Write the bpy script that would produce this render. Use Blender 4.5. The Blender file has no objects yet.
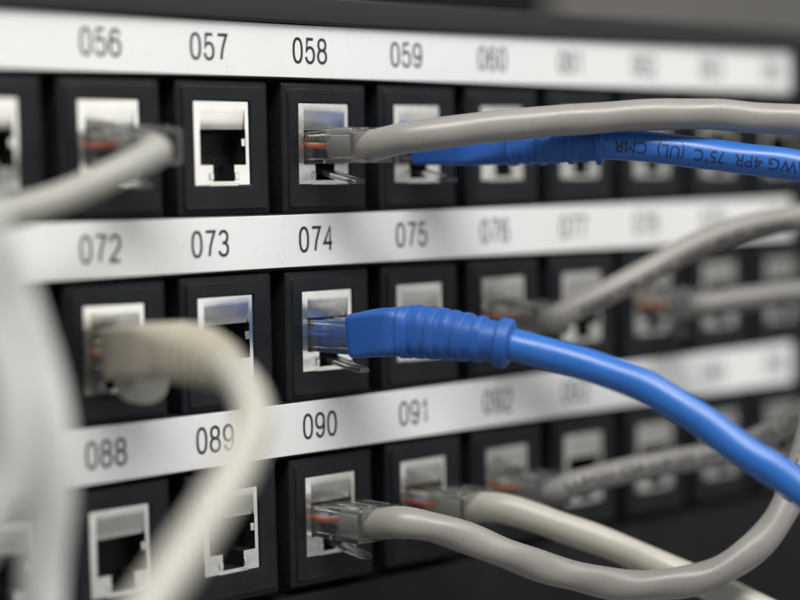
import bpy, bmesh, math, random
from mathutils import Vector, Matrix, noise

S = 0.001                      # everything below is written in millimetres
sc = bpy.context.scene
COL = sc.collection
V = Vector
random.seed(4)

# ------------------------------------------------------------------ camera
cd = bpy.data.cameras.new('camera')
cam = bpy.data.objects.new('camera', cd)
COL.objects.link(cam)
cam.matrix_world = Matrix((
    (0.7093245, 0.0555042, -0.7026934, -213.19 * S),
    (-0.7046349, 0.0294350, -0.7089593, -290.54 * S),
    (-0.0186664, 0.9980245, 0.0599892, -25.48 * S),
    (0, 0, 0, 1)))
cd.sensor_width = 36
cd.lens = 90
cd.clip_start = 0.005
cd.clip_end = 30
cd.dof.use_dof = True
cd.dof.focus_distance = 0.386
cd.dof.aperture_fstop = 5.2
cd.dof.aperture_blades = 0
sc.camera = cam

# ------------------------------------------------------------------ world, lamps, exposure
w = bpy.data.worlds.new('World')
sc.world = w
w.use_nodes = True
bg = w.node_tree.nodes['Background']
bg.inputs['Strength'].default_value = 0.5
wn, wl = w.node_tree.nodes, w.node_tree.links          # an indoor surround: lit and dark patches all round
wtc = wn.new('ShaderNodeTexCoord')
wnz = wn.new('ShaderNodeTexNoise')
wnz.inputs['Scale'].default_value = 3.2
wnz.inputs['Detail'].default_value = 2.5
wl.new(wtc.outputs['Generated'], wnz.inputs['Vector'])
wcr = wn.new('ShaderNodeValToRGB')
wcr.color_ramp.elements[0].position = 0.36
wcr.color_ramp.elements[0].color = (0.09, 0.095, 0.105, 1)
wcr.color_ramp.elements[1].position = 0.66
wcr.color_ramp.elements[1].color = (1.0, 1.0, 1.0, 1)
wl.new(wnz.outputs['Fac'], wcr.inputs[0])
wl.new(wcr.outputs[0], bg.inputs['Color'])


def area(name, loc, aim, sx, sy, watts, col):
    l = bpy.data.lights.new(name, 'AREA')
    l.shape = 'RECTANGLE'
    l.size, l.size_y, l.energy, l.color = sx, sy, watts, col
    o = bpy.data.objects.new(name, l)
    COL.objects.link(o)
    o.location = loc
    d = V(aim) - V(loc)
    o.rotation_euler = d.to_track_quat('-Z', 'Y').to_euler()
    return o


area('ceiling_lamp', (-0.40, -0.62, 1.00), (-0.02, 0, -0.05), 1.1, 0.35, 21, (1.0, 0.99, 0.97))
area('ceiling_lamp', (0.45, -0.55, 1.00), (0.08, 0, -0.05), 1.0, 0.25, 5.5, (1.0, 0.99, 0.97))
area('plate_reflection_lamp', (0.50, -0.92, 0.04), (0.03, 0, -0.05), 0.75, 0.6, 1.25, (1.0, 0.99, 0.96))  # added low-power panel lamp, gives the shield plates something bright to mirror

sc.view_settings.view_transform = 'Standard'
sc.view_settings.look = 'None'
sc.view_settings.exposure = 0.06
sc.view_settings.gamma = 1.0
sc.render.engine = 'CYCLES'
sc.cycles.use_denoising = True
sc.cycles.max_bounces = 14
sc.cycles.transparent_max_bounces = 40
sc.cycles.transmission_bounces = 10
sc.cycles.caustics_reflective = True
sc.cycles.caustics_refractive = True
sc.cycles.sample_clamp_indirect = 6.0


# ------------------------------------------------------------------ materials
def mat(name):
    m = bpy.data.materials.new(name)
    m.use_nodes = True
    return m, m.node_tree.nodes, m.node_tree.links, m.node_tree.nodes['Principled BSDF']


def plastic(name, col, rough=0.45, var=0.06, bump=0.02, scale=900.0, spec=0.5, dust=0.0, dcol=(0.2, 0.2, 0.19)):
    """solid moulded plastic: slight tone mottling, slight roughness change, fine grain"""
    m, n, l, p = mat(name)
    tc = n.new('ShaderNodeTexCoord')
    nz = n.new('ShaderNodeTexNoise')
    nz.inputs['Scale'].default_value = scale * 0.12
    nz.inputs['Detail'].default_value = 5
    l.new(tc.outputs['Object'], nz.inputs['Vector'])
    mx = n.new('ShaderNodeMix')
    mx.data_type = 'RGBA'
    mx.inputs[6].default_value = tuple(c * (1 - var) for c in col) + (1,)
    mx.inputs[7].default_value = tuple(min(1, c * (1 + var)) for c in col) + (1,)
    l.new(nz.outputs['Fac'], mx.inputs[0])
    l.new(mx.outputs[2], p.inputs['Base Color'])
    mr = n.new('ShaderNodeMapRange')
    mr.inputs['To Min'].default_value = max(0.05, rough - 0.1)
    mr.inputs['To Max'].default_value = rough + 0.1
    l.new(nz.outputs['Fac'], mr.inputs['Value'])
    l.new(mr.outputs['Result'], p.inputs['Roughness'])
    p.inputs['Specular IOR Level'].default_value = spec
    n2 = n.new('ShaderNodeTexNoise')
    n2.inputs['Scale'].default_value = scale
    n2.inputs['Detail'].default_value = 4
    l.new(tc.outputs['Object'], n2.inputs['Vector'])
    b = n.new('ShaderNodeBump')
    b.inputs['Strength'].default_value = bump * 10
    b.inputs['Distance'].default_value = 0.00006
    l.new(n2.outputs['Fac'], b.inputs['Height'])
    l.new(b.outputs['Normal'], p.inputs['Normal'])
    if dust:                                             # sparse specks and lint, smears between them
        n3 = n.new('ShaderNodeTexNoise')
        n3.inputs['Scale'].default_value = 1500
        n3.inputs['Detail'].default_value = 2
        l.new(tc.outputs['Object'], n3.inputs['Vector'])
        m3 = n.new('ShaderNodeMapRange')
        m3.inputs['From Min'].default_value = 0.70 - 0.04 * dust
        m3.inputs['From Max'].default_value = 0.76
        l.new(n3.outputs['Fac'], m3.inputs['Value'])
        n4 = n.new('ShaderNodeTexNoise')
        n4.inputs['Scale'].default_value = 120
        n4.inputs['Detail'].default_value = 6
        l.new(tc.outputs['Object'], n4.inputs['Vector'])
        m4 = n.new('ShaderNodeMapRange')
        m4.inputs['From Min'].default_value = 0.48
        m4.inputs['From Max'].default_value = 0.75
        m4.inputs['To Max'].default_value = 0.16 * dust
        l.new(n4.outputs['Fac'], m4.inputs['Value'])
        ad = n.new('ShaderNodeMath')
        ad.operation = 'MAXIMUM'
        l.new(m3.outputs[0], ad.inputs[0])
        l.new(m4.outputs[0], ad.inputs[1])
        mxd = n.new('ShaderNodeMix')
        mxd.data_type = 'RGBA'
        mxd.inputs[7].default_value = dcol + (1,)
        l.new(ad.outputs[0], mxd.inputs[0])
        l.new(mx.outputs[2], mxd.inputs[6])
        l.new(mxd.outputs[2], p.inputs['Base Color'])
    return m


def metal(name, col, rough, bump=0.15, scale=260.0):
    m, n, l, p = mat(name)
    p.inputs['Base Color'].default_value = tuple(col) + (1,)
    p.inputs['Metallic'].default_value = 1.0
    tc = n.new('ShaderNodeTexCoord')
    nz = n.new('ShaderNodeTexNoise')
    nz.inputs['Scale'].default_value = scale
    nz.inputs['Detail'].default_value = 3
    l.new(tc.outputs['Object'], nz.inputs['Vector'])
    mr = n.new('ShaderNodeMapRange')
    mr.inputs['To Min'].default_value = rough - 0.09
    mr.inputs['To Max'].default_value = rough + 0.12
    l.new(nz.outputs['Fac'], mr.inputs['Value'])
    l.new(mr.outputs['Result'], p.inputs['Roughness'])
    b = n.new('ShaderNodeBump')
    b.inputs['Strength'].default_value = bump
    b.inputs['Distance'].default_value = 0.0004
    l.new(nz.outputs['Fac'], b.inputs['Height'])
    l.new(b.outputs['Normal'], p.inputs['Normal'])
    return m


def clear(name):
    """moulded clear polycarbonate: refracts, with slight waviness from the mould and faint scuffs"""
    m, n, l, p = mat(name)
    p.inputs['Base Color'].default_value = (0.97, 0.975, 0.97, 1)
    p.inputs['Transmission Weight'].default_value = 0.975
    p.inputs['IOR'].default_value = 1.5
    tc = n.new('ShaderNodeTexCoord')
    nz = n.new('ShaderNodeTexNoise')
    nz.inputs['Scale'].default_value = 260
    nz.inputs['Detail'].default_value = 4
    l.new(tc.outputs['Object'], nz.inputs['Vector'])
    mr = n.new('ShaderNodeMapRange')
    mr.inputs['From Min'].default_value = 0.35
    mr.inputs['From Max'].default_value = 0.75
    mr.inputs['To Min'].default_value = 0.03
    mr.inputs['To Max'].default_value = 0.22
    l.new(nz.outputs['Fac'], mr.inputs['Value'])
    l.new(mr.outputs[0], p.inputs['Roughness'])
    b = n.new('ShaderNodeBump')
    b.inputs['Strength'].default_value = 0.25
    b.inputs['Distance'].default_value = 0.0003
    l.new(nz.outputs['Fac'], b.inputs['Height'])
    l.new(b.outputs['Normal'], p.inputs['Normal'])
    return m


BLACK = plastic('black_moulded_plastic', (0.0085, 0.0103, 0.0122), 0.42, 0.12, 0.05, 2600, 0.2, 0.35, (0.10, 0.10, 0.10))
PANEL = plastic('black_powder_coat', (0.006, 0.0065, 0.007), 0.5, 0.1, 0.06, 3500, 0.2, 0.3, (0.08, 0.08, 0.08))
RIM = plastic('grey_black_powder_coat', (0.020, 0.023, 0.023), 0.5, 0.1, 0.06, 3500, 0.35)
CAVITY = plastic('matt_black_socket', (0.006, 0.006, 0.006), 0.6)
PAPER = plastic('white_label_paper', (0.77, 0.77, 0.76), 0.45, 0.03, 0.01, 700, 0.22, 0.35, (0.5, 0.49, 0.46))
INK = plastic('black_label_ink', (0.02, 0.02, 0.022), 0.6)
TIN = metal('tinned_shield_metal', (0.80, 0.79, 0.75), 0.22, 0.22, 110)
GOLD = metal('gold_contact', (0.75, 0.52, 0.2), 0.25)
CLEAR = clear('clear_polycarbonate')
GREY = plastic('grey_cable_jacket', (0.255, 0.242, 0.222), 0.36, 0.07, 0.03, 1500, 0.5, 0.6, (0.16, 0.15, 0.14))
GREYDIM = plastic('darker_grey_cable_jacket', (0.195, 0.187, 0.178), 0.4, 0.07, 0.03, 1500, 0.5, 0.6, (0.14, 0.13, 0.12))
BEIGE = plastic('beige_cable_jacket', (0.45, 0.435, 0.37), 0.34, 0.06, 0.03, 1500, 0.5, 0.5, (0.2, 0.18, 0.14))
PALEGREY = plastic('pale_grey_cable_jacket', (0.31, 0.305, 0.275), 0.4, 0.05, 0.03, 1500)
WHITE = plastic('off_white_cable_jacket', (0.43, 0.42, 0.365), 0.38, 0.05, 0.03, 1500)
BRIGHT = plastic('white_cable_jacket', (0.80, 0.795, 0.77), 0.38, 0.05, 0.03, 1500)
SAND = plastic('sand_coloured_boot', (0.36, 0.33, 0.26), 0.5, 0.05, 0.04, 1500)
BLUE = plastic('blue_cable_jacket', (0.022, 0.128, 0.44), 0.32, 0.1, 0.03, 1500, 0.5, 0.4, (0.05, 0.12, 0.30))
BOOT = plastic('blue_boot_rubber', (0.018, 0.088, 0.335), 0.42, 0.1, 0.05, 1500, 0.4, 0.6, (0.08, 0.15, 0.32))
NAVY = plastic('dark_navy_print', (0.010, 0.022, 0.10), 0.5)
PRINT = plastic('dark_grey_print', (0.012, 0.0115, 0.011), 0.5)
WIRES = [plastic('wire_orange', (0.70, 0.11, 0.015), 0.4), plastic('wire_white_orange', (0.75, 0.5, 0.36), 0.4),
         plastic('wire_white_green', (0.5, 0.65, 0.5), 0.4), plastic('wire_blue', (0.03, 0.1, 0.45), 0.4),
         plastic('wire_white_blue', (0.5, 0.58, 0.75), 0.4), plastic('wire_green', (0.02, 0.22, 0.07), 0.4),
         plastic('wire_white_brown', (0.6, 0.5, 0.4), 0.4), plastic('wire_brown', (0.12, 0.05, 0.02), 0.4)]
WALLPAINT = plastic('warm_grey_wall_paint', (0.27, 0.255, 0.235), 0.7, 0.25, 0.02, 30)


# ------------------------------------------------------------------ mesh helpers (millimetres)
def link(name, bm, m, parent=None, loc=(0, 0, 0), smooth=True, off=(0, 0, 0), ang=40):
    """one mesh object; bm is in mm, `off` (mm) is subtracted from it"""
    o_ = V(off)
    for v in bm.verts:
        v.co = (v.co - o_) * S
    bmesh.ops.recalc_face_normals(bm, faces=bm.faces[:])
    me = bpy.data.meshes.new(name)
    bm.to_mesh(me)
    bm.free()
    me.materials.append(m)
    if smooth:
        me.shade_smooth()
        me.set_sharp_from_angle(angle=math.radians(ang))
    o = bpy.data.objects.new(name, me)
    COL.objects.link(o)
    o.parent = parent
    o.location = V(loc) * S
    return o


def empty(name, loc):
    o = bpy.data.objects.new(name, None)
    o.empty_display_size = 0.005
    COL.objects.link(o)
    o.location = V(loc) * S
    return o


def tag(o, label, cat, group=None):
    o['label'] = label
    o['category'] = cat
    if group:
        o['group'] = group


def share(o, parent, loc=None):
    c = o.copy()
    COL.objects.link(c)
    c.parent = parent
    if loc is not None:
        c.location = V(loc) * S
    return c


def rr(x0, x1, z0, z1, r, y, n=4):
    """rounded rectangle loop in an xz plane at depth y"""
    r = max(0.001, min(r, (x1 - x0) / 2 - 1e-4, (z1 - z0) / 2 - 1e-4))
    pts = []
    for cx, cz, a0 in ((x1 - r, z1 - r, 0), (x0 + r, z1 - r, 90), (x0 + r, z0 + r, 180), (x1 - r, z0 + r, 270)):
        for i in range(n + 1):
            a = math.radians(a0 + 90 * i / n)
            pts.append(V((cx + r * math.cos(a), y, cz + r * math.sin(a))))
    return pts


def loft(bm, loops, cap0=False, cap1=False):
    rows = [[bm.verts.new(p) for p in L] for L in loops]
    n = len(rows[0])
    for a, b in zip(rows, rows[1:]):
        for i in range(n):
            bm.faces.new((a[i], a[(i + 1) % n], b[(i + 1) % n], b[i]))
    if cap0:
        bm.faces.new(rows[0])
    if cap1:
        bm.faces.new(rows[-1][::-1])
    return rows


def box(bm, x0, x1, y0, y1, z0, z1, bev=0.0, seg=2):
    b = bmesh.new()
    bmesh.ops.create_cube(b, size=1)
    for v in b.verts:
        v.co = V(((x0 + x1) / 2 + v.co.x * (x1 - x0), (y0 + y1) / 2 + v.co.y * (y1 - y0), (z0 + z1) / 2 + v.co.z * (z1 - z0)))
    if bev:
        bmesh.ops.bevel(b, geom=b.edges[:], offset=bev, segments=seg, affect='EDGES', profile=0.5)
    me = bpy.data.meshes.new('tmp')
    b.to_mesh(me)
    b.free()
    bm.from_mesh(me)
    bpy.data.meshes.remove(me)


def spline(pts, step=0.5):
    """dense centripetal Catmull-Rom through pts, resampled at an even step"""
    P = [V(p) for p in pts]
    P = [P[0] * 2 - P[1]] + P + [P[-1] * 2 - P[-2]]
    dense = []
    for i in range(1, len(P) - 2):
        p0, p1, p2, p3 = P[i - 1:i + 3]
        t0 = 0
        t1 = t0 + (p1 - p0).length ** 0.5
        t2 = t1 + (p2 - p1).length ** 0.5
        t3 = t2 + (p3 - p2).length ** 0.5
        for k in range(24):
            t = t1 + (t2 - t1) * k / 24
            a1 = p0 * ((t1 - t) / (t1 - t0)) + p1 * ((t - t0) / (t1 - t0))
            a2 = p1 * ((t2 - t) / (t2 - t1)) + p2 * ((t - t1) / (t2 - t1))
            a3 = p2 * ((t3 - t) / (t3 - t2)) + p3 * ((t - t2) / (t3 - t2))
            b1 = a1 * ((t2 - t) / (t2 - t0)) + a2 * ((t - t0) / (t2 - t0))
            b2 = a2 * ((t3 - t) / (t3 - t1)) + a3 * ((t - t1) / (t3 - t1))
            dense.append(b1 * ((t2 - t) / (t2 - t1)) + b2 * ((t - t1) / (t2 - t1)))
    dense.append(P[-2])
    # smooth the polyline a little, then resample
    for _ in range(30):
        dense = [dense[0]] + [dense[i] * 0.5 + (dense[i - 1] + dense[i + 1]) * 0.25 for i in range(1, len(dense) - 1)] + [dense[-1]]
    out = [dense[0]]
    acc = 0.0
    for a, b in zip(dense, dense[1:]):
        L = (b - a).length
        while acc + L >= step and L > 1e-9:
            a = a.lerp(b, (step - acc) / L)
            L = (b - a).length
            acc = 0.0
            out.append(a)
        acc += L
    return out


FRONT = V((-0.70, -0.71, 0.0))     # the way the printed side of the jackets is turned


def frames(path, ref=FRONT):
    F = []
    for i, p in enumerate(path):
        t = (path[min(i + 1, len(path) - 1)] - path[max(i - 1, 0)]).normalized()
        nrm = ref - t * ref.dot(t)
        if nrm.length < 0.15 and F:
            nrm = F[-1][2] - t * F[-1][2].dot(t)
        nrm.normalize()
        F.append((p, t, nrm, t.cross(nrm)))
    return F


def transport(path, n0=V((0, 0, 1))):
    F = []
    nrm = n0
    for i, p in enumerate(path):
        t = (path[min(i + 1, len(path) - 1)] - path[max(i - 1, 0)]).normalized()
        nrm = (nrm - t * nrm.dot(t)).normalized()
        F.append((p, t, nrm, t.cross(nrm)))
    return F


def tube(path, r, seg=28, lump=0.0, seed=0.0):
    """cable jacket; lump makes the twisted pairs inside show through faintly"""
    bm = bmesh.new()
    loops = []
    for i, (p, t, a, b) in enumerate(transport(path)):
        L = []
        for k in range(seg):
            th = 2 * math.pi * k / seg
            s = i * 0.5
            rad = r * (1 + lump * math.sin(2 * th + s * 0.42 + seed) + lump * 0.8 * noise.noise(V((s * 0.09 + seed, math.cos(th), math.sin(th)))))
            L.append(p + (a * math.cos(th) + b * math.sin(th)) * rad)
        loops.append(L)
    loft(bm, loops, True, True)
    return bm


def text_mesh(body):
    cu = bpy.data.curves.new('tmp', 'FONT')
    cu.body = body
    cu.size = 1.0
    cu.resolution_u = 5
    o = bpy.data.objects.new('tmp', cu)
    COL.objects.link(o)
    bpy.context.view_layer.update()
    me = bpy.data.meshes.new_from_object(o.evaluated_get(bpy.context.evaluated_depsgraph_get()))
    bpy.data.objects.remove(o)
    bpy.data.curves.remove(cu)
    bm = bmesh.new()
    bm.from_mesh(me)
    bpy.data.meshes.remove(me)
    bmesh.ops.remove_doubles(bm, verts=bm.verts[:], dist=1e-5)
    return bm


def arc(cx, cy, rx, ry, a0, a1, n=26, e=2.0):
    out = []
    for i in range(n + 1):
        a = math.radians(a0 + (a1 - a0) * i / n)
        c, q = math.cos(a), math.sin(a)
        out.append((cx + rx * math.copysign(abs(c) ** (2 / e), c), cy + ry * math.copysign(abs(q) ** (2 / e), q)))
    return out


SIX = [arc(0.5, 0.31, 0.5, 0.31, 0, 360, 36, 2.2), arc(0.5, 0.5, 0.5, 0.5, 200, 32, 30, 2.4)]
GLYPHS = {
    '0': [arc(0.5, 0.5, 0.5, 0.5, 0, 360, 48, 2.4)],
    '1': [[(0.10, 0.77), (0.34, 0.84), (0.52, 1.0), (0.52, 0.0)]],
    '2': [arc(0.5, 0.71, 0.48, 0.29, 172, -28, 26, 2.2) + [(0.74, 0.43), (0.4, 0.24), (0.12, 0.09), (0.03, 0.0), (1.0, 0.0)]],
    '3': [arc(0.5, 0.76, 0.45, 0.24, 165, -90, 26, 2.2) + [(0.38, 0.52)], [(0.38, 0.52)] + arc(0.5, 0.26, 0.5, 0.26, 90, -168, 26, 2.2)],
    '4': [[(0.74, 0.0), (0.74, 1.0), (0.0, 0.31), (1.0, 0.31)]],
    '5': [[(0.92, 1.0), (0.18, 1.0), (0.07, 0.50)] + arc(0.5, 0.32, 0.5, 0.325, 140, -168, 30, 2.2)],
    '6': SIX,
    '7': [[(0.0, 1.0), (1.0, 1.0), (0.70, 0.66), (0.50, 0.36), (0.38, 0.0)]],
    '8': [arc(0.5, 0.765, 0.44, 0.235, 0, 360, 36, 2.2), arc(0.5, 0.27, 0.5, 0.27, 0, 360, 36, 2.2)],
    '9': [[(1 - x, 1 - y) for x, y in st] for st in SIX],
}


def number_mesh(text, cx, cz, y, width, height, hw=0.295, gap=0.5):
    """condensed grotesque numerals printed flat on the strip"""
    bm = bmesh.new()
    dw = (width - gap * (len(text) - 1)) / len(text)
    k = 0
    for i, ch in enumerate(text):
        ox = cx - width / 2 + i * (dw + gap) + hw
        for st in GLYPHS[ch]:
            P = [V((ox + x * (dw - 2 * hw), cz - height / 2 + hw + q * (height - 2 * hw))) for x, q in st]
            closed = (P[0] - P[-1]).length < 1e-4
            if closed:
                P = P[:-1]
            n_ = len(P)
            ring = []
            for j, p in enumerate(P):
                a = P[j - 1] if (j or closed) else None
                b = P[(j + 1) % n_] if (j < n_ - 1 or closed) else None
                d1 = (p - a).normalized() if a is not None else (b - p).normalized()
                d2 = (b - p).normalized() if b is not None else d1
                t = (d1 + d2)
                t = t.normalized() if t.length > 0.2 else d1
                nn = V((-t.y, t.x))
                m_ = hw / max(0.5, nn.dot(V((-d1.y, d1.x))))
                ring.append((bm.verts.new((p.x + nn.x * m_, y - k * 0.004, p.y + nn.y * m_)), bm.verts.new((p.x - nn.x * m_, y - k * 0.004, p.y - nn.y * m_))))
            for j in range(n_ if closed else n_ - 1):
                a, b = ring[j], ring[(j + 1) % n_]
                bm.faces.new((a[0], b[0], b[1], a[1]))
            k += 1
    return bm


def bounds(bm):
    xs = [v.co.x for v in bm.verts]
    ys = [v.co.y for v in bm.verts]
    return min(xs), max(xs), min(ys), max(ys)


def wrap_text(body, path, r, s0, height, stretch, flip, angle, step=0.5):
    """ink lying on the jacket: letters follow the path and bend round it"""
    bm = text_mesh(body)
    x0, x1, y0, y1 = bounds(bm)
    k = height / 0.70
    for q in range(1, 8):
        bmesh.ops.bisect_plane(bm, geom=bm.verts[:] + bm.edges[:] + bm.faces[:], plane_co=(0, y0 + (y1 - y0) * q / 8, 0), plane_no=(0, 1, 0))
    F = frames(path)
    sg = -1 if flip else 1
    for v in bm.verts:
        u = s0 + sg * (v.co.x - x0) * k * stretch
        h = -sg * (v.co.y - (y0 + y1) / 2) * k
        f = max(0.0, min(u / step, len(F) - 1.001))
        i = int(f)
        a = f - i
        p = F[i][0].lerp(F[i + 1][0], a)
        n = F[i][2].lerp(F[i + 1][2], a).normalized()
        b = F[i][3].lerp(F[i + 1][3], a).normalized()
        th = angle + h / r
        v.co = p + (n * math.cos(th) + b * math.sin(th)) * (r + 0.03)
    return bm


# ------------------------------------------------------------------ measures of the panel
PITCH, ROW = 26.0, 36.738
SX0, SX1, SZ0, SZ1 = -3.9, 9.55, -25.9, -10.24          # shield plate, seen from a port's label
HX0, HX1, HZT, HZB = -2.45, 8.65, -15.45, -22.15         # opening
NX0, NX1, NZ = 0.55, 5.75, -25.25                        # latch notch
PCX, PCZ = 3.1, -18.8
COLS = range(-1, 9)

# ------------------------------------------------------------------ setting behind the panel
bm = bmesh.new()
box(bm, -900, 2600, 900, 940, -700, 900)
wall = link('back_wall', bm, WALLPAINT, smooth=False)
wall['kind'] = 'structure'

bm = bmesh.new()                                         # folded upright of the rack, well behind the panel
loft(bm, [[V((x, y, z)) for x, y in ((250, 300), (470, 300), (470, 360), (462, 360), (462, 308), (258, 308), (258, 360), (250, 360))] for z in (-600, 800)], True, True)
post = link('rack_post', bm, PANEL, smooth=False)
tag(post, 'black rack upright, out of focus behind the top edge of the patch panel', 'rack post')

# ------------------------------------------------------------------ the patch panel
panel = empty('patch_panel', (80, 6, -110))
tag(panel, 'black rack patch panel with three rows of shielded sockets and white number strips', 'patch panel')
PO = (80, 6, -110)

bm = bmesh.new()
box(bm, -95, 330, 5.2, 9.0, -150, 10.2, 0.4)             # plate behind the sockets
for r in range(3):                                       # rails that carry the number strips
    z = -ROW * r
    box(bm, -94, 329, 0.45, 5.4, z - 5.75, z + 5.2, 0.25)
box(bm, -94, 329, 0.6, 5.4, -149, -2 * ROW - 33.2, 0.6)  # blank lower part
box(bm, 226, 329, 1.2, 5.4, -2 * ROW - 32.0, -6.5, 0.6)  # blank part right of the last socket
link('faceplate', bm, PANEL, panel, off=PO)

bm = bmesh.new()
box(bm, -95, 330, -0.9, 30, 5.15, 10.45, 0.6, 3)
link('top_flange', bm, RIM, panel, off=PO)

for r in range(3):
    bm = bmesh.new()
    z = -ROW * r
    box(bm, -93, 215.5, 0.12, 0.43, z - 5.3, z + 4.85, 0.08, 1)
    strip = link('number_strip', bm, PAPER, panel, off=PO)
    for c in COLS:
        jx = {(0, 0): 1.2, (0, 2): -0.6, (1, 1): -0.8, (1, 3): 0.6, (2, 1): -0.8, (2, 3): 0.6}.get((r, c), 0)
        t = number_mesh('%03d' % (56 + c + 16 * r), PITCH * c + jx, z - 0.05, 0.1, 9.1, 5.15)
        link('number', t, INK, strip, smooth=False, off=PO).matrix_parent_inverse = Matrix.Identity(4)


# ---- one socket: frame > shield plate, cavity, contacts (local origin at the port centre, y = 0 is the front)
def L(x, z):
    return x - PCX, z - PCZ


def socket_frame():
    bm = bmesh.new()
    x0, z0 = L(-7.7, -31.65)
    x1, z1 = L(14.7, -6.25)
    a0, b0 = L(SX0 - 0.12, SZ0 - 0.12)
    a1, b1 = L(SX1 + 0.12, SZ1 + 0.12)
    e = 1.15
    loft(bm, [rr(x0, x1, z0, z1, 0.5, 5.1), rr(x0, x1, z0, z1, 0.5, 1.15), rr(x0 + 0.12, x1 - 0.12, z0 + 0.12, z1 - 0.12, 0.6, 0.9),
              rr(x0 + e - 0.45, x1 - e + 0.45, z0 + e - 0.45, z1 - e + 0.45, 0.7, 0.62),
              rr(x0 + e - 0.15, x1 - e + 0.15, z0 + e - 0.15, z1 - e + 0.15, 0.7, 0.5),
              rr(x0 + e, x1 - e, z0 + e, z1 - e, 0.7, 0.12), rr(x0 + e + 0.2, x1 - e - 0.2, z0 + e + 0.2, z1 - e - 0.2, 0.6, 0.0),
              rr(a0 - 0.2, a1 + 0.2, b0 - 0.2, b1 + 0.2, 0.35, 0.0), rr(a0, a1, b0, b1, 0.25, 0.15), rr(a0, a1, b0, b1, 0.25, 2.6)])
    return bm


def shield_plate():
    """stamped plate with a T-shaped opening; its upper tongue leans back into the socket"""
    bm = bmesh.new()
    tx0, tx1, tz = -2.35, 8.55, -11.45                     # tongue
    xs = [SX0, HX0, NX0, NX1, HX1, SX1]
    zs = [SZ1, HZT, HZB, NZ, SZ0]
    yf, yb = 0.45, 0.95
    grid = {}

    def vert(i, j):
        if (i, j) not in grid:
            x, z = L(xs[i], zs[j])
            grid[i, j] = bm.verts.new((x, yf, z))
        return grid[i, j]
    for i in range(5):
        for j in range(4):
            hole = (j == 1 and 1 <= i <= 3) or (j == 2 and i == 2)
            if j == 0 and 1 <= i <= 3:
                continue
            if hole:
                continue
            bm.faces.new((vert(i, j), vert(i + 1, j), vert(i + 1, j + 1), vert(i, j + 1)))
    # top part: rim, step and tilted tongue
    ax, az = L(HX0, SZ1)
    bx, bz = L(HX1, HZT)
    tx0, tz0 = L(tx0, tz)
    tx1, _ = L(tx1, tz)
    o = [vert(1, 0), vert(4, 0)]
    lowL, lowR = vert(1, 1), vert(4, 1)
    s = [bm.verts.new(p) for p in ((tx0, yf, tz0), (tx1, yf, tz0), (tx0, yf, bz), (tx1, yf, bz))]
    bm.faces.new((o[0], vert(2, 0), vert(3, 0), o[1], s[1], s[0]))
    bm.faces.new((o[0], s[0], s[2], lowL))
    bm.faces.new((s[1], o[1], lowR, s[3]))
    n_ = 6
    prev = [s[0], s[1]]
    for k in range(1, n_ + 1):
        f = k / n_
        y = yf + 0.10 * min(1, f * 4) + 0.45 * f * f
        zz = tz0 + (bz - tz0) * f - (0.05 if k == 1 else 0)
        cur = [bm.verts.new((tx0, y, zz)), bm.verts.new((tx1, y, zz))]
        bm.faces.new((prev[0], prev[1], cur[1], cur[0]))
        prev = cur
    # thickness on every rim of the opening
    ex = bmesh.ops.extrude_edge_only(bm, edges=[e for e in bm.edges if e.is_boundary])
    for v in [g for g in ex['geom'] if isinstance(g, bmesh.types.BMVert)]:
        v.co.y += 0.35
    # small spring tab on the right side of the opening and folded lips at the foot
    rx, rz = L(HX1, -17.9)
    box(bm, rx - 0.9, rx + 0.2, yf + 0.15, yf + 0.6, rz - 0.75, rz + 0.75, 0.12)
    for sx in (L(NX0 - 0.45, 0)[0], L(NX1 + 0.45, 0)[0]):
        box(bm, sx - 0.5, sx + 0.5, yf - 0.22, yf + 0.25, L(0, -25.0)[1], L(0, -23.6)[1], 0.15)
    box(bm, L(NX0 - 1.0, 0)[0], L(NX1 + 1.0, 0)[0], yf - 0.05, yf + 0.55, L(0, SZ0 - 0.32)[1], L(0, SZ0 + 0.3)[1], 0.12)
    return bm


def socket_cavity():
    bm = bmesh.new()

    def prof(y, g=0.0):
        P = [(HX0 - g, HZT + g), (HX1 + g, HZT + g), (HX1 + g, HZB - g), (NX1 + g, HZB - g), (NX1 + g, NZ - g), (NX0 - g, NZ - g), (NX0 - g, HZB - g), (HX0 - g, HZB - g)]
        return [V((L(x, z)[0], y, L(x, z)[1])) for x, z in P]
    loft(bm, [prof(1.05, 0.12), prof(13)], False, True)
    return bm


def contact_wires():
    bm = bmesh.new()
    for k in range(8):
        x = (k - 3.5) * 1.02
        pts = [V((x, 4.2, L(0, HZT - 0.2)[1])), V((x, 6.0, L(0, HZT - 1.2)[1])), V((x, 9.5, L(0, HZT - 3.4)[1])), V((x, 12.0, L(0, HZT - 4.0)[1]))]
        F = transport(pts)
        loft(bm, [[p + (a * math.cos(q) + b * math.sin(q)) * 0.16 for q in (0.785, 2.356, 3.927, 5.498)] for p, t, a, b in F], True, True)
    return bm


first = None
for r in range(3):
    for c in COLS:
        loc = V((PITCH * c + PCX, 0, -ROW * r + PCZ)) - V(PO)
        if first is None:
            first = link('socket_frame', socket_frame(), BLACK, panel, loc=loc, ang=25)
            kids = [link('shield_plate', shield_plate(), TIN, first, ang=22), link('socket_cavity', socket_cavity(), CAVITY, first, smooth=False),
                    link('contact_wires', contact_wires(), GOLD, first)]
        else:
            f = share(first, panel, loc)
            f.location += V((random.uniform(-0.12, 0.12), random.uniform(-0.1, 0.12), random.uniform(-0.12, 0.12))) * S
            f.rotation_euler = [math.radians(random.uniform(-0.5, 0.5)) for _ in range(3)]
            for k in kids:
                share(k, f)


# ------------------------------------------------------------------ plugs (local origin at the port centre)
PW, PH, PR = 5.65, 3.2, -13.0        # half width, half height, rear face


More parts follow.
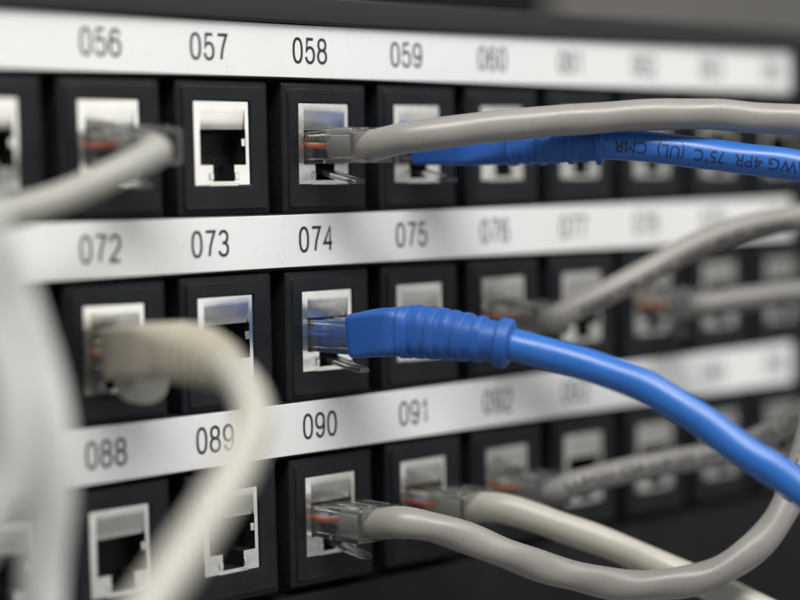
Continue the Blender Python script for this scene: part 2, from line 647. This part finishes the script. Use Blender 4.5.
def plug_housing():
    bm = bmesh.new()
    # outer shell with a stepped, wider rear half
    loft(bm, [rr(-PW + 0.2, PW - 0.2, -PH, PH - 0.25, 0.25, 9), rr(-PW + 0.1, PW - 0.1, -PH, PH - 0.25, 0.25, -4.3), rr(-PW, PW, -PH - 0.15, PH, 0.3, -4.9),
              rr(-PW, PW, -PH - 0.15, PH, 0.3, PR + 0.15), rr(-PW + 0.15, PW - 0.15, -PH, PH - 0.15, 0.3, PR),
              rr(-PW + 0.95, PW - 0.95, -PH + 0.6, PH - 0.7, 0.6, PR), rr(-PW + 1.0, PW - 1.0, -PH + 0.65, PH - 0.75, 0.6, PR + 0.3),
              rr(-PW + 1.1, PW - 1.1, -PH + 0.7, PH - 0.8, 0.4, 7.5)], True, True)
    # ridges on the top of the rear half and the strain relief bar in front of the jacket
    for x in (-3.6, -0.2, 3.4):
        box(bm, x - 0.35, x + 0.35, PR + 1.0, -5.4, PH + 0.01, PH + 0.4, 0.12)
    box(bm, -PW + 1.3, PW - 1.3, -4.6, -3.2, PH - 2.0, PH - 0.9, 0.2)
    return bm


def plug_latch():
    """thin tongue hinged at the plug's nose that slopes out and down through the notch"""
    bm = bmesh.new()
    loops = []
    for y, z, hw, th in ((8.6, -PH - 0.2, 2.0, 0.5), (4.0, -PH - 0.85, 2.6, 0.55), (1.6, -PH - 1.4, 2.6, 0.6), (1.2, -PH - 1.5, 1.6, 0.6),
                         (-3.0, -PH - 2.4, 1.55, 0.6), (-8.2, -PH - 3.4, 1.5, 0.55), (-9.6, -PH - 3.7, 1.3, 0.45)):
        loops.append(rr(-hw, hw, z - th, z + th, 0.25, y))
    loft(bm, loops, True, True)
    return bm


def wire_bm(k):
    bm = bmesh.new()
    x1 = (k - 3.5) * 1.03
    q = k // 2
    x0, z0 = ((-1.3, 0.9), (-0.6, -1.1), (0.9, -0.9), (1.2, 0.9))[q]
    s = 0.45 if k % 2 else -0.45
    path = spline([(x0 * 1.2 + s, -6.2, z0 - 0.5), (x0 * 1.6 + s, -4.6, z0 * 0.5), (x1, -2.0, 0.1), (x1, 2.0, 0.55), (x1, 7.0, 0.7)], 0.5)
    F = transport(path)
    loft(bm, [[p + (a * math.cos(t_) + b * math.sin(t_)) * 0.48 for t_ in [i * math.pi / 5 for i in range(10)]] for p, t, a, b in F], True, True)
    return bm


def blades():
    bm = bmesh.new()
    for k in range(8):
        x = (k - 3.5) * 1.03
        box(bm, x - 0.17, x + 0.17, 2.2, 6.6, PH - 1.7, PH - 0.35, 0.04, 1)
    return bm


plug_kit = None


def add_plug(root, seed=0):
    """plug > latch, eight wires, contact blades"""
    global plug_kit
    if plug_kit is None:
        h = link('plug', plug_housing(), CLEAR, root, ang=28)
        ch = [link('latch', plug_latch(), CLEAR, h, ang=35), link('contact_blades', blades(), GOLD, h)]
        order = (1, 0, 2, 3, 4, 5, 6, 7)
        ch += [link('wire', wire_bm(k), WIRES[k], h) for k in range(8)]
        plug_kit = (h, ch)
        return h
    h = share(plug_kit[0], root)
    perm = random.Random(seed).sample(range(1, 8), 7)
    nw = 0
    for ch in plug_kit[1]:
        c = share(ch, h)
        if c.name.startswith('wire'):
            c.material_slots[0].link = 'OBJECT'
            c.material_slots[0].material = WIRES[3 if seed == 7 else 0] if nw == 0 else WIRES[perm[max(0, nw - 1)]]
            c.location = (0.0, random.Random(seed + nw).uniform(-0.4, 0.8) * S, random.Random(seed * 3 + nw).uniform(-0.5, 0.3) * S)
            nw += 1
    return h


def boot_bm(path, s0, s1, prof, ribs):
    """prof: list of (fraction, half width, half height, corner radius); ribs: list of (fraction, extra radius, half length)"""
    bm = bmesh.new()
    F = transport(path)
    i0, i1 = int(s0 / 0.5), int(s1 / 0.5)
    loops = []
    m = 6                                            # sub-steps
    total = (i1 - i0) * m
    for q in range(total + 1):
        f = q / total
        fi = i0 + (i1 - i0) * f
        i = min(int(fi), len(F) - 2)
        a_ = fi - i
        p = F[i][0].lerp(F[i + 1][0], a_)
        up = F[i][2].lerp(F[i + 1][2], a_).normalized()
        t = F[i][1].lerp(F[i + 1][1], a_).normalized()
        side = up.cross(t)
        for u, v in zip(prof, prof[1:]):
            if u[0] <= f <= v[0]:
                g = (f - u[0]) / (v[0] - u[0])
                g = g * g * (3 - 2 * g)
                hw, hh, rad = (u[n] + (v[n] - u[n]) * g for n in (1, 2, 3))
                break
        ex = eh = 0.0
        for rib in ribs:
            d = abs(f - rib[0]) * (s1 - s0) / rib[2]
            if d < 1:
                if len(rib) > 3:                     # half ribs: only above and below
                    eh += rib[1] * (1 - d ** 6)
                else:
                    ex += rib[1] * (1 - d ** 8)
        hh += eh
        if f < 0.02:
            ex -= 0.25 * (1 - f / 0.02)
        loop = rr(-hw - ex, hw + ex, -hh - ex, hh + ex, rad + ex, 0, 7)
        loops.append([p + side * v.x + up * v.z for v in loop])
    # close the far end down onto the jacket
    p, t, up, _ = F[i1]
    c = p
    last = loops[-1]
    loops.append([c + (v - c) * 0.96 + t * 0.12 for v in last])
    loops.append([c + (v - c) * 0.60 + t * 0.12 for v in last])
    loft(bm, loops, True, True)
    return bm


# ------------------------------------------------------------------ cables
CABLE_PATHS = {
    'c058': [(55.1, -4.0, -18.9), (55.1, -12.0, -18.9), (56.9, -18.8, -17.7), (60.3, -23.5, -17.0), (65.6, -27.2, -16.2), (74.9, -33.5, -15.2), (84.6, -40.3, -14.5), (93.7, -47.9, -14.0), (102.7, -55.4, -14.1), (111.8, -63.1, -14.6), (117.3, -68.5, -15.2), (126.4, -76.3, -16.7), (142.7, -88.6, -21.7), (168.1, -105.1, -36.1)],
    'c059': [(81.1, -2.0, -18.9), (81.1, -9.0, -18.9), (81.4, -16.4, -19.1), (84.4, -25.0, -19.1), (88.4, -33.2, -19.2), (92.5, -40.0, -19.2), (97.9, -46.9, -20.0), (103.9, -54.4, -21.6), (109.1, -62.5, -23.0), (115.1, -70.0, -24.5), (123.7, -80.1, -27.2), (138.8, -92.9, -34.4), (162.4, -107.9, -51.8)],
    'c074': [(55.1, 1.0, -55.6), (55.1, -9.0, -55.6), (56.0, -18.8, -54.4), (58.2, -27.4, -54.8), (60.6, -35.5, -55.6), (63.3, -41.1, -56.4), (68.0, -48.7, -58.7), (72.8, -56.6, -61.7), (76.3, -63.2, -64.8), (80.9, -71.0, -70.1), (85.4, -80.3, -77.1), (89.0, -87.0, -82.2), (93.6, -96.5, -89.4), (102.6, -109.2, -101.7), (117.7, -126.1, -123.4)],
    'c090': [(55.1, -5.0, -92.4), (55.1, -12.0, -92.4), (55.9, -18.4, -91.4), (60.1, -21.9, -92.5), (65.5, -26.8, -95.0), (71.3, -31.4, -98.2), (78.4, -35.9, -101.7), (87.4, -42.3, -104.8), (95.8, -49.3, -105.9), (101.8, -53.8, -105.4), (108.0, -58.2, -102.6), (113.6, -62.0, -97.4), (118.6, -63.6, -91.1), (122.8, -64.3, -84.1), (126.6, -64.7, -77.2), (132.4, -65.2, -65.5), (140.3, -67.3, -47.6), (150.4, -72.8, -27.5)],
    'c091': [(81.1, -3.0, -92.4), (81.1, -12.0, -92.4), (83.1, -18.6, -92.1), (87.6, -23.3, -93.9), (92.1, -27.9, -96.4), (97.4, -33.4, -99.2), (104.4, -40.6, -103.5), (110.5, -48.5, -107.7), (115.8, -56.9, -112.1), (123.7, -68.2, -118.9), (137.2, -82.6, -131.3)],
    'c092': [(107.1, -6.0, -92.4), (107.1, -13.0, -92.4), (109.2, -16.1, -90.8), (114.8, -20.1, -89.3), (124.8, -27.0, -87.2), (134.9, -34.1, -85.7), (139.9, -38.9, -83.6), (143.8, -43.9, -80.5), (147.7, -48.9, -76.7), (154.0, -58.6, -67.6), (168.7, -71.4, -46.8)],
    'c076': [(107.1, -6.0, -55.6), (107.1, -13.0, -55.6), (112.5, -14.8, -53.4), (119.6, -18.7, -50.1), (127.5, -23.4, -45.8), (134.6, -28.7, -41.3), (140.9, -34.7, -38.0), (145.5, -40.5, -36.4), (149.3, -46.9, -35.0), (157.4, -59.0, -32.9), (174.1, -75.5, -32.1)],
    'c078': [(159.1, -6.0, -55.6), (159.1, -13.0, -55.6), (163.0, -17.1, -54.9), (168.0, -23.3, -53.9), (172.9, -30.9, -53.0), (181.5, -46.5, -52.4), (198.8, -66.6, -55.0)],
    'c056': [(3.1, -5.0, -18.9), (3.1, -10.0, -18.9), (0.9, -15.7, -19.9), (-2.6, -16.5, -21.1), (-6.6, -16.9, -22.6), (-13.9, -15.5, -25.7), (-22.0, -14.8, -28.2), (-30.2, -13.9, -30.0), (-40.9, -13.2, -31.1), (-58.4, -10.0, -31.9), (-80.9, -6.4, -35.6), (-106.1, 3.8, -44.4)],
    'c072': [(3.1, -4.0, -55.6), (-0.6, -15.6, -54.1), (-5.2, -33.6, -53.9), (-8.5, -44.6, -55.3), (-14.2, -56.1, -57.8), (-18.9, -63.0, -61.3), (-25.4, -68.1, -64.7), (-34.8, -73.4, -69.8), (-43.4, -76.5, -75.6), (-50.9, -78.1, -81.1), (-59.6, -78.5, -88.2), (-68.9, -75.7, -96.7)],
    'f1': [(-104.9, -89.9, 30.4), (-88.2, -76.0, 6.5), (-75.4, -66.4, -12.9), (-66.7, -62.2, -27.8), (-59.1, -57.7, -36.8), (-54.0, -55.1, -45.5), (-50.2, -54.0, -55.0), (-48.1, -52.5, -63.2), (-46.8, -50.2, -70.9), (-46.7, -48.2, -78.5), (-46.4, -46.3, -86.1), (-46.5, -44.4, -98.4), (-47.0, -42.6, -116.7), (-48.3, -40.9, -144.2)],
    'f2': [(-119.6, -91.1, 10.7), (-99.8, -79.8, -8.3), (-84.3, -73.7, -20.7), (-75.8, -68.8, -29.5), (-67.9, -63.3, -38.9), (-63.5, -61.4, -47.3), (-60.7, -60.4, -54.4), (-59.0, -58.5, -61.6), (-59.5, -55.8, -68.7), (-61.4, -51.7, -75.2), (-65.9, -46.4, -81.6), (-75.9, -37.3, -92.5), (-89.8, -25.0, -110.3)],
}


RAD = 3.05
GROUP = 'network patch cables plugged into the panel'


def cable(key, label, m, port=None, r=RAD, lump=0.012, plug=True, start=0.0, prints=(), pm=PRINT, boot=None, bootmat=None, plug_dy=0.0):
    pts = CABLE_PATHS[key]
    base = (PITCH * port[0] + PCX, 0, -ROW * port[1] + PCZ) if port else pts[0]
    root = empty('network_cable', base)
    tag(root, label, 'cable', GROUP)
    path = spline(pts)
    sd = len(label) * 1.7
    n_ = len(path)
    for i, p in enumerate(path):                         # the jacket is never a perfectly even curve
        k = min(1.0, max(0.0, (i - 60) / 60))
        q = V((i * 0.022, sd, 0.5))
        path[i] = p + (noise.noise_vector(q) * 0.42 + noise.noise_vector(q * 2.3) * 0.22) * k
    if plug:
        add_plug(root, 2 * port[0] + 3 * port[1]).location = V((0, plug_dy, 0)) * S
    link('jacket', tube(path, r, 28, lump, seed=len(label) * 0.7), m, root, off=base, ang=60)
    for (body, s0, h, st, flip, ang) in prints:
        link('printed_lettering', wrap_text(body, path, r * (1.004 + 1.7 * lump), s0, h, st, flip, ang), pm, root, off=base, smooth=False)
    if boot:
        b = link('boot', boot_bm(path, *boot), bootmat, root, off=base, ang=32)
        return root, b, base
    return root, None, base


cable('c058', 'grey cable with bare clear plug in socket 058, running right above a blue cable', GREY, (2, 0))
RIBS59 = [(0.533, 0.4, 0.55), (0.683, 0.4, 0.55), (0.833, 0.45, 0.55), (0.979, 0.8, 0.8), (0.608, 0.3, 0.5, 1), (0.758, 0.3, 0.5, 1), (0.908, 0.3, 0.5, 1)]
cable('c059', 'blue cable in socket 059 with upside-down print, tucked under a grey cable', BLUE, (3, 0),
      prints=[('E157863 24AWG 4PR  75\u00b0C  (UL)  CMR', 94, 2.5, 0.86, True, 0.05)], pm=NAVY,
      boot=(1.5, 40.5, [(0, 5.9, 3.7, 0.8), (0.30, 5.8, 3.8, 1.2), (0.50, 4.0, 3.7, 3.2), (1, 3.4, 3.4, 3.3)], RIBS59), bootmat=BOOT)
RIBS74 = [(0.36, 0.42, 0.95), (0.535, 0.42, 0.95), (0.71, 0.42, 0.95), (0.955, 0.95, 1.35),
          (0.447, 0.4, 0.7, 1), (0.622, 0.4, 0.7, 1), (0.81, 0.45, 0.8, 1)]
cable('c074', 'blue cable with ribbed blue boot in socket 074, drooping to the right across the panel', BLUE, (2, 1),
      boot=(11.5, 43.5, [(0, 6.0, 4.3, 1.2), (0.26, 5.9, 4.65, 1.7), (0.40, 5.0, 4.6, 3.4), (1, 3.75, 3.75, 3.6)], RIBS74), bootmat=BOOT)
cable('c090', 'grey cable with bare clear plug in socket 090, looping up at the lower right', GREY, (2, 2), lump=0.042,
      prints=[('ISO/IEC 11801 & EN 50173 VERIFIED CAT5E', 99, 1.9, 1.0, False, -0.35)])
cable('c091', 'pale beige cable in socket 091, dropping to the right behind a grey loop', BEIGE, (3, 2), plug_dy=-2.6)
cable('c092', 'dull grey cable in socket 092 with dark print along it, behind the drooping blue cable', GREYDIM, (4, 2), r=2.75, lump=0.008,
      prints=[('LL84201 CSA LL81295 24AWG TYPE CM (UL) C(UL) CMG', 10, 2.25, 0.95, False, -0.1)])
cable('c076', 'grey cable in socket 076 rising to the right over the number strip', GREY, (4, 1), r=2.75, lump=0.008,
      prints=[('E164469 TYPE CM 75C 24AWG 4PR ETL VERIFIED', 13, 1.8, 0.95, False, 0.4)])
cable('c078', 'blurred grey cable in socket 078, level, farthest right in the middle row', GREYDIM, (6, 1), r=2.75)
cable('c056', 'pale grey cable in socket 056, bent sharply back to the left under its plug', PALEGREY, (0, 0), r=2.7)
RIBS72 = [(0.60, 0.6, 0.7), (0.68, 0.6, 0.7), (0.76, 0.6, 0.7), (0.84, 0.6, 0.7), (0.92, 0.6, 0.7)]
root, b, base = cable('c072', 'off-white cable with smooth sand-coloured boot in socket 072, looping down in front', WHITE, (0, 1),
      boot=(0.5, 42.0, [(0, 5.9, 4.6, 1.0), (0.35, 5.8, 4.9, 1.6), (0.6, 4.6, 4.4, 3.0), (1, 3.5, 3.5, 3.4)], RIBS72), bootmat=SAND)
bm = bmesh.new()                                       # rounded latch guard under the sand-coloured boot
LG = (base[0], 0, base[2] - 4.4)
for k in range(1):
    loops = []
    for yy, rad in ((-3.6, 3.0), (-3.9, 3.7), (-5.0, 4.0), (-8.5, 4.0), (-9.6, 3.7), (-9.9, 3.0)):
        loops.append([V((LG[0] + rad * 1.05 * math.cos(a), yy, LG[2] - 0.6 + rad * 0.95 * math.sin(a))) for a in [i * math.pi / 16 for i in range(32)]])
    loft(bm, loops, True, True)
link('latch_guard', bm, WHITE, b, off=base)
cable('f1', 'thick-looking out-of-focus white cable hanging in the left foreground, nearer the sockets', BRIGHT, None, r=3.5, plug=False)
cable('f2', 'out-of-focus white cable cut by the left edge of the photo, nearest the camera', BRIGHT, None, r=3.5, plug=False)
